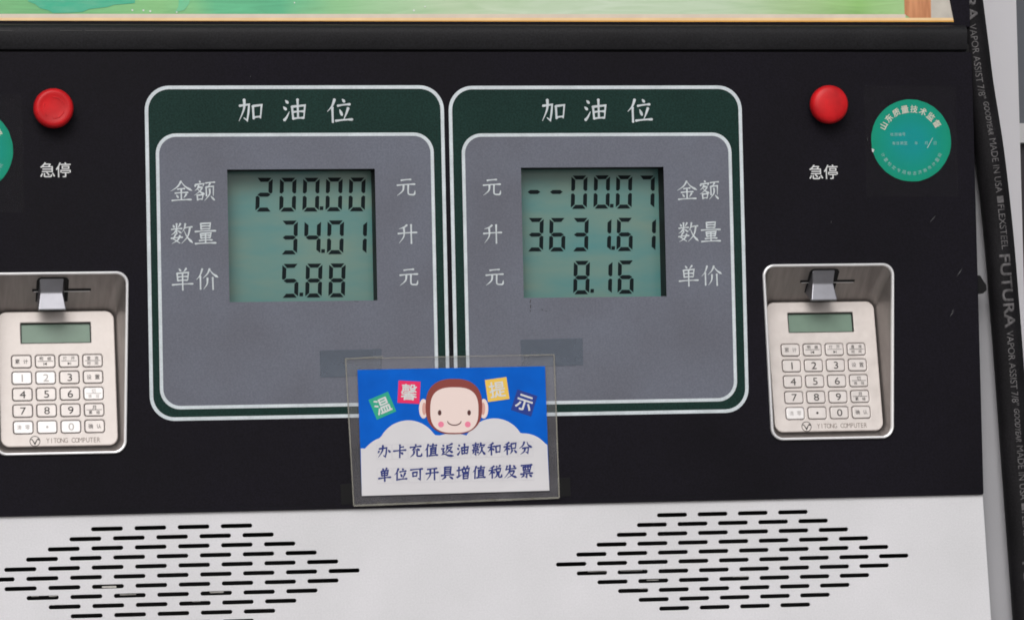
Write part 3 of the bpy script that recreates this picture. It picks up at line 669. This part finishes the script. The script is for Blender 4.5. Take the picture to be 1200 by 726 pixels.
# ------------------------------------------------------------------ inspection stickers
def sticker(px, py, side):
    lab = 'round green inspection sticker with curved Chinese lettering, under clear tape beside right button' if side else 'round green inspection sticker cut off by the left edge, beside left button'
    xc, zc = P(px, py, -.6) if side else (P(-36, 176, -.6))
    T = thing('inspection_sticker', (xc, -.6, zc), lab, 'sticker', 'round green inspection stickers')
    STK = MATS.get('stk')
    if not STK:
        STK = bpy.data.materials.new('green_sticker_print'); STK.use_nodes = True; n = STK.node_tree; p = n.nodes['Principled BSDF']
        tc = n.nodes.new('ShaderNodeTexCoord'); gr = n.nodes.new('ShaderNodeTexGradient'); gr.gradient_type = 'SPHERICAL'
        mp = n.nodes.new('ShaderNodeMapping'); mp.inputs['Scale'].default_value = (20,20,20)
        n.links.new(tc.outputs['Object'], mp.inputs[0]); n.links.new(mp.outputs[0], gr.inputs[0])
        cr = n.nodes.new('ShaderNodeValToRGB'); e = cr.color_ramp.elements
        e[0].position = 0; e[0].color = (*lin((0,150,104)),1); e[1].position = .8; e[1].color = (*lin((0,148,148)),1)
        n.links.new(gr.outputs['Fac'], cr.inputs[0]); n.links.new(cr.outputs[0], p.inputs['Base Color']); p.inputs['Roughness'].default_value = .45; p.inputs['Specular IOR Level'].default_value = .2
        MATS['stk'] = STK
    mb = MB(); rng = random.Random(3+side)
    lp = [(xc+(48.6+rng.uniform(-.25,.25))*cos(a), zc+(48.2+rng.uniform(-.25,.25))*sin(a)) for a in [2*pi*i/72 for i in range(72)]]
    plate(mb, [lp], -.6, .5); disc = mb.build('sticker_disc', STK, T); N = sub(T, disc)
    mb = MB()
    for k, ch in enumerate('山东质量技术监督'):
        a = radians(152-k*17.2); put_text(mb, ch, xc+37.5*cos(a), zc+37.0*sin(a), -.75, h=8.6, bold=.015, rot=a-pi/2)
    mb.build('lettering', mat('sticker_cream', (.66,.66,.56), .5), N)
    mb = MB()
    for k, ch in enumerate('计量检定专用标志济南市计量院'):
        a = radians(206+k*9.8); put_text(mb, ch, xc+38.5*cos(a), zc+38.5*sin(a), -.75, h=4.4, rot=a+pi/2)
    for s, x_, z_ in (('检测编号',-16,7.2),('有效期至',-14,-3.2),('年',6,-3.2),('月',18,-3.2),('日',29,-3.2)):
        for q, ch in enumerate(s): put_text(mb, ch, xc+x_+(q-(len(s)-1)/2)*4.8, zc+z_, -.75, h=3.9)
    mb.build('lettering', mat('sticker_pale_ink', (.30,.52,.50), .5), N)
    mb = MB(); mb.add([(xc+19,-.8,zc-9),(xc+26,-.8,zc+3),(xc+26.6,-.8,zc+3),(xc+19.8,-.8,zc-9)], [(0,1,2,3)]); 
    if side: mb.build('pen_stroke', mat('pen_white', (.55,.65,.62), .5), N); mb = MB(); plate(mb, [[(xc-48.4,zc-9),(xc-45,zc-10.5),(xc-46.5,zc-14),(xc-48,zc-13)]], -.85, 0); mb.build('nick', INKW, N)
    mb = MB(); tl, tr, tb, tt = (xc-56, xc+56, zc-66, zc+64) if side else (xc-56, xc+60, zc-70, zc+62)
    plate(mb, [rrect(tl, tr, tb, tt, 1.5, 2)], -1.15, .15); mb.build('tape_film', CTAPE, T)
sticker(1067.8, 164.6, 1); sticker(-36, 176, 0)

# ------------------------------------------------------------------ tape remnants on the grey faces
def tape(pts, lab):
    q = [P(x, y, -1.1) for x, y in pts]; cx = sum(a for a, b in q)/4; cz = sum(b for a, b in q)/4
    mb = MB(); plate(mb, [q], -1.25, .2); o = mb.build('tape_piece', TAPE, org=(cx, -1.2, cz)); o['label'] = lab; o['category'] = 'tape'; o['group'] = 'old tape patches on the grey faces'
tape([(374.5,410.5),(447,408.5),(447.5,440),(375.5,442)], 'dull bluish tape patch on left grey face, at the sleeve\'s upper left corner')
tape([(609.8,398),(682.5,396),(683.5,427.5),(611,429.5)], 'dull bluish tape patch on right grey face, at the sleeve\'s upper right corner')

# ------------------------------------------------------------------ notice in plastic sleeve
sv = [P(*p, -3) for p in ((404.7,420),(649,415.2),(655,582.7),(414.4,592))]
zc0 = sum(b for a, b in sv)/4; xc0 = sum(a for a, b in sv)/4
NT = thing('notice_card', (xc0, -3, sv[3][1]), 'blue and white notice card in clear plastic sleeve taped below the displays', 'notice')
def crop(x, y, Y=-5): return P(400+x/3.822, 410+y/3.822, Y)
mb = MB(); plate(mb, [sv], -3.6, .5); s_ = mb.build('plastic_sleeve', FILM, NT); SN = sub(NT, s_)
def strip(a, b, w_, m=FILMEDGE, Y=-4.0, name='sleeve_edge'):
    dx, dz = b[0]-a[0], b[1]-a[1]; l = math.hypot(dx, dz); nx, nz = -dz/l*w_/2, dx/l*w_/2
    mb = MB(); plate(mb, [[(a[0]+nx,a[1]+nz),(b[0]+nx,b[1]+nz),(b[0]-nx,b[1]-nz),(a[0]-nx,a[1]-nz)]], Y, .3); mb.build(name, m, SN)
for i, w_ in zip(range(4), (1.0, 1.6, 2.2, 1.6)): 
    a, b = sv[i], sv[(i+1) % 4]; strip(a, b, w_, Y=-4.0-.35*(i % 2))
# printed card
Q = [crop(72,88,-5), crop(912,72,-5), crop(932,628,-5), crop(92,652,-5)]
BLUE = mat('blue_card_print', lin((2,98,205)), .35, var=.05, vscale=30, warm=lin((1,88,190)), spec=.12)
CARD = mat('white_card_print', (.68,.67,.70), .35, var=.03, vscale=30, coat=.2)
mb = MB(); plate(mb, [Q], -5.2, .8); cd_ = mb.build('printed_card', BLUE, NT); CN = sub(NT, cd_)
# local frame on the card: crop pixels -> card
def lobe(x):
    y = 900
    for cx, cy, r in ((300,452,138),(685,442,137),(215,520,134),(815,500,128),(60,590,140),(950,560,140),(500,560,188),(420,500,120),(590,500,120)):
        if abs(x-cx) < r: y = min(y, cy-math.sqrt(r*r-(x-cx)**2))
    return min(y, 440)
def edge_l(y): return 72+20*(y-88)/564
def edge_r(y): return 912+20*(y-72)/556
pts = []
N_ = 90
for i in range(N_+1):
    x = 87+(922-87)*i/N_; y = lobe(x)
    x = max(x, edge_l(y)+.0); x = min(x, edge_r(y))
    pts.append((x, y))
pts += [(932,628),(92,652)]
mb = MB(); plate(mb, [[crop(x, y, -5.3) for x, y in pts]], -5.45, .2); mb.build('cloud_print', CARD, CN)
RX_ = radians(1.0)
def csq(cx, cy, s, rot, m, ch):
    x, z = crop(cx, cy, -5.4); c, s2 = cos(radians(rot)), sin(radians(rot)); h = s/2/3.822*1.04
    mb = MB(); plate(mb, [[(x+a*c*h-b*s2*h, z+a*s2*h+b*c*h) for a, b in ((-1,-1),(1,-1),(1,1),(-1,1))]], -5.5, .2); mb.build('square_print', m, CN)
    mb = MB(); put_text(mb, ch, x, z, -5.62, h=h*1.4, bold=.016, rot=radians(rot)); mb.build('lettering', INKW, CN)
csq(184,248,90,22, mat('green_square_print', lin((30,165,135)), .35), '温')
csq(303,188,93,-4, mat('pink_square_print', lin((232,30,98)), .35), '馨')
csq(698,176,93,7, mat('yellow_square_print', lin((236,196,84)), .35), '提')
csq(819,236,90,-19, mat('navy_square_print', lin((22,52,140)), .35), '示')
# a plain smiling child-like monkey face, generic
BRN = mat('brown_print', lin((136,58,50)), .4); SKIN = mat('skin_print', lin((238,218,212)), .4); ROSE = mat('rose_print', lin((238,130,160)), .4); DLN = mat('dark_line_print', lin((80,36,36)), .5)
def cshape(name, pts_, m, o_):
    mb = MB(); plate(mb, [[crop(x, y, -5.5) for x, y in pts_]], -5.5-o_, .1); mb.build(name, m, CN)
def sq(cx, cy, rx, ry, e=2.0, n=48, fl=0):
    r = []
    for i in range(n):
        a = 2*pi*i/n; c, s = cos(a), sin(a)
        r.append((cx+rx*math.copysign(abs(c)**(2/e), c), cy+ry*math.copysign(abs(s)**(2/e), s)))
    return r
for cx in (368, 638):
    cshape('ear_print', sq(cx, 262, 20, 44), SKIN, .1)
    cshape('ear_print', sq(cx+(3 if cx < 500 else -3), 262, 9, 28), mat('ear_pink_print', lin((214,160,150)), .4), .2)
head = [(x, y) for x, y in sq(504, 252, 127, 124, 2.5)]
cshape('head_print', head, BRN, .3)
cshape('face_print', sq(506, 268, 108, 102, 2.8), SKIN, .42)
for cx in (446, 566): cshape('cheek_print', sq(cx, 332, 13, 13), ROSE, .55)
for cx in (440, 572): cshape('eye_print', sq(cx, 280, 8, 12), DLN, .55)
arc = [(506+32*cos(a), 318+20*sin(a)) for a in [pi*i/12 for i in range(13)]]+[(506+29*cos(a), 316+17*sin(a)) for a in [pi-pi*i/12 for i in range(13)]]
cshape('mouth_print', arc, DLN, .55)
# handwritten-style two lines
NAVY = mat('navy_brush_ink', lin((28,44,120)), .45)
l1 = list(zip('办卡充值返油款和积分', (192,262,333,403,475,546,615,685,756,825))); l2 = list(zip('单位可开具增值税发票', (194,266,337,407,476,546,617,689,758,830)))
GRIDL = mat('pale_grid_print', lin((200,198,205)), .5)
mb = MB()
for y0_, row, yl in ((456, l1, -.0), (562, l2, 0)):
    for ch, x in row:
        y = y0_-(x-190)*.022
        a = 33
        for (p0, p1) in (((x-a,y-a),(x+a,y-a)),((x+a,y-a),(x+a,y+a)),((x+a,y+a),(x-a,y+a)),((x-a,y+a),(x-a,y-a))):
            A, B = crop(*p0, -5.6), crop(*p1, -5.6); dx, dz = B[0]-A[0], B[1]-A[1]; l = math.hypot(dx, dz); nx, nz = -dz/l*.16, dx/l*.16
            mb.add([(A[0]+nx,-5.6-.004*(x % 7),A[1]+nz),(B[0]+nx,-5.6-.004*(x % 7),B[1]+nz),(B[0]-nx,-5.6-.004*(x % 7),B[1]-nz),(A[0]-nx,-5.6-.004*(x % 7),A[1]-nz)], [(0,1,2,3)])
mb.build('grid_print', GRIDL, CN)['kind'] = 'stuff'
for y0_, row in ((453, l1), (557, l2)):
    mb = MB()
    for ch, x in row:
        X_, Z_ = crop(x, y0_-(x-190)*.026, -5.7); put_glyph(mb, ch, X_, Z_, 15.6, -5.7, 12.5, rot=radians(random.uniform(0,3)), sl=.05)
    mb.build('lettering', NAVY, CN)
# clear tape over the top corners and grime at the foot
a, b = crop(185,28,-4), crop(15,40,-4); strip(b, a, 1.2, Y=-4.6)
a, b = crop(815,24,-4), crop(955,20,-4); strip(a, b, 1.2, Y=-4.6)
GR = mat('brown_grime', (.10,.09,.06), .6)
mb = MB()
for i in range(26):
    t = random.random(); x = 58+t*915; y = 690-30*t+random.uniform(-4,4)
    X_, Z_ = crop(x, y, -4.3); r = random.uniform(.3,.9)
    mb.add([(X_-r*2,-4.8,Z_-r*.4),(X_+r*2,-4.8,Z_-r*.3),(X_+r,-4.8,Z_+r*.5),(X_-r,-4.8,Z_+r*.4)], [(0,1,2,3)])
mb.build('grime_mark', GR, SN)['kind'] = 'stuff'
# black tape ends at the foot of the sleeve
for pts_, in (([(399,567),(414,566),(416,590),(400,591)],), ([(654,560),(668,559),(669,581),(655,582)],)):
    mb = MB(); plate(mb, [[P(x, y, -1) for x, y in pts_]], -.6, .5, .1); mb.build('black_tape_tab', BLKP, NT)

# ------------------------------------------------------------------ hose
HY, HR = 26.0, 17.6
HP = [(-300,1090),(-150,1113),(-70,1125.5),(0,1134.3),(60,1142),(100,1147),(180,1159.5),(270,1169.6),(360,1177.2),(450,1184.0),(540,1190.5),(630,1197.2),(726,1204.3),(800,1209),(950,1217)]
hpts = []
for y, x in HP:
    a, b = P(x, y, HY); hpts.append((a, b))
# resample (Catmull) along the hose
def cat(pts, n=10):
    e = [pts[0]]+pts+[pts[-1]]; q = []
    for i in range(1, len(e)-2):
        a, b, c, d = e[i-1:i+3]
        for j in range(n):
            t = j/n; q.append(tuple(.5*((2*b[m])+(-a[m]+c[m])*t+(2*a[m]-5*b[m]+4*c[m]-d[m])*t*t+(-a[m]+3*b[m]-3*c[m]+d[m])*t**3) for m in (0,1)))
    return q+[pts[-1]]
hc = cat(hpts, 8)
HL = [0]
for a, b in zip(hc, hc[1:]): HL.append(HL[-1]+math.hypot(b[0]-a[0], b[1]-a[1]))
def hat(s):
    s = max(0, min(HL[-1]-.01, s))
    lo, hi = 0, len(HL)-1
    while hi-lo > 1:
        mid = (lo+hi)//2
        if HL[mid] <= s: lo = mid
        else: hi = mid
    t = (s-HL[lo])/(HL[lo+1]-HL[lo]); a, b = hc[lo], hc[lo+1]; l = math.hypot(b[0]-a[0], b[1]-a[1])
    return a[0]+(b[0]-a[0])*t, a[1]+(b[1]-a[1])*t, (b[0]-a[0])/l, (b[1]-a[1])/l
def hose_pt(s, t, r=HR):      # t across, + to the right
    x, z, dx, dz = hat(s); nx, nz = -dz, dx      # right-hand normal of the downward run
    if nx < 0: nx, nz = -nx, -nz
    a = t/HR; return (x+nx*r*sin(a), HY-r*cos(a), z+nz*r*sin(a))
mb = MB(); NS = 100; ring = []
for i in range(NS+1):
    s = HL[-1]*i/NS; ring.append([hose_pt(s, HR*2*pi*k/40) for k in range(40)])
loft(mb, ring)
HT = thing('fuel_hose', (hc[-1][0], HY, hc[-1][1]), 'black rubber fuel hose with grey printed lettering hanging beside the dispenser\'s right edge', 'hose')
ho = mb.build('hose_tube', RUB, HT, smooth=True); HN = sub(HT, ho)
def s_of(py):     # distance along the hose for a photo row
    best = min(range(len(hc)), key=lambda i: abs(hc[i][1]-P(1165, py, HY)[1])); 
    zt = P(HPx(py), py, HY)[1]
    for i in range(len(hc)-1):
        if hc[i][1] >= zt >= hc[i+1][1]: return HL[i]+(HL[i+1]-HL[i])*(hc[i][1]-zt)/(hc[i][1]-hc[i+1][1])
    return HL[i]
def HPx(py):
    for (a, x), (b, y) in zip(HP, HP[1:]):
        if a <= py <= b: return x+(y-x)*(py-a)/(b-a)
    return HP[-1][1]
def htext(s, ya, yb, h, off=0.0, bold=0.0, italic=0):
    sa, sb = s_of(ya), s_of(yb); wd = sb-sa; v, f = text2d(s, 0, 0, h=h, wd=wd, shear=italic); v, f = subdiv(v, f, 1.6)
    mb = MB(); d = bold*h     # text runs down the hose, letter tops to the right
    for i, (da, db) in enumerate(((-d,-d),(d,d),(d,-d),(-d,d)) if bold else ((0,0),)):
        mb.add([hose_pt((sa+sb)/2+a+da, off+b+db, HR+.2+.03*i) for a, b in v], f); mb.build('lettering', RINK, HN)
for base in (0, 358, 716):
    rows = [('FUTURA', -58.5, 26, 12.6, -.5, .04, 0), ('VAPOR ASSIST', 30, 98, 8.0, -1.5, 0, 0), ('7/8"', 101, 117, 8.4, -1.0, 0, 0), ('GOODYEAR', 121, 160, 6.4, -.5, .02, .2),
            ('MADE IN USA', 164, 227, 8.2, .5, 0, 0), ('FLEXSTEEL', 241, 293, 8.2, .8, 0, 0)]
    for t, a, b, h, o_, bd, it in rows:
        if a+base > 760: continue
        htext(t, a+base, b+base, h, o_-(2.5 if base == 0 and b < 120 else 0), bd, it)
    if base < 716:
        sa, sb = s_of(231+base), s_of(239+base)
        mb = MB(); mb.add([hose_pt(sa, -3, HR+.25), hose_pt(sb, -3, HR+.25), hose_pt(sb, 1, HR+.28), hose_pt(sb, 5, HR+.25), hose_pt(sa, 5, HR+.25), hose_pt(sa, 1, HR+.28)], [(0,1,2,5),(5,2,3,4)]); mb.build('square_mark', RINK, HN)

# ------------------------------------------------------------------ background beyond the dispenser
BY = 620.0
xa = P(1120, 200, BY)[0]; xb_ = (P(1192,0,BY)[0]+P(1195.5,180,BY)[0]+P(1198,300,BY)[0])/3
mb = MB(); box(mb, xa-700, xb_, BY, BY+350, GZ, 2200)
o = mb.build('pale_pillar', PILLAR, org=(xa-100, BY+100, GZ)); o['label'] = 'pale grey painted wall column standing behind the dispenser and hose'; o['category'] = 'column'
BY2 = 1400.0
xq = xb_+10
za_, zb_ = P(1197,145,BY2)[1], P(1197,168,BY2)[1]
T = thing('background_kiosk', (P(1197,300,BY2)[0]+200, BY2, GZ), 'dark and grey kiosk wall with a white band, far right edge of the photo', 'kiosk')
mb = MB(); box(mb, xq-500, xq+900, BY2, BY2+500, za_, 2400); mb.build('upper_wall', BGREY, T)
mb = MB(); box(mb, xq-500, xq+900, BY2-12, BY2+500, zb_, za_-.5); mb.build('white_band', WHITE2, T)
mb = MB(); box(mb, xq-500, xq+900, BY2+4, BY2+500, GZ, zb_-.5); mb.build('lower_wall', BDARK, T)

for me in list(bpy.data.meshes):
    if me.users == 0: bpy.data.meshes.remove(me)
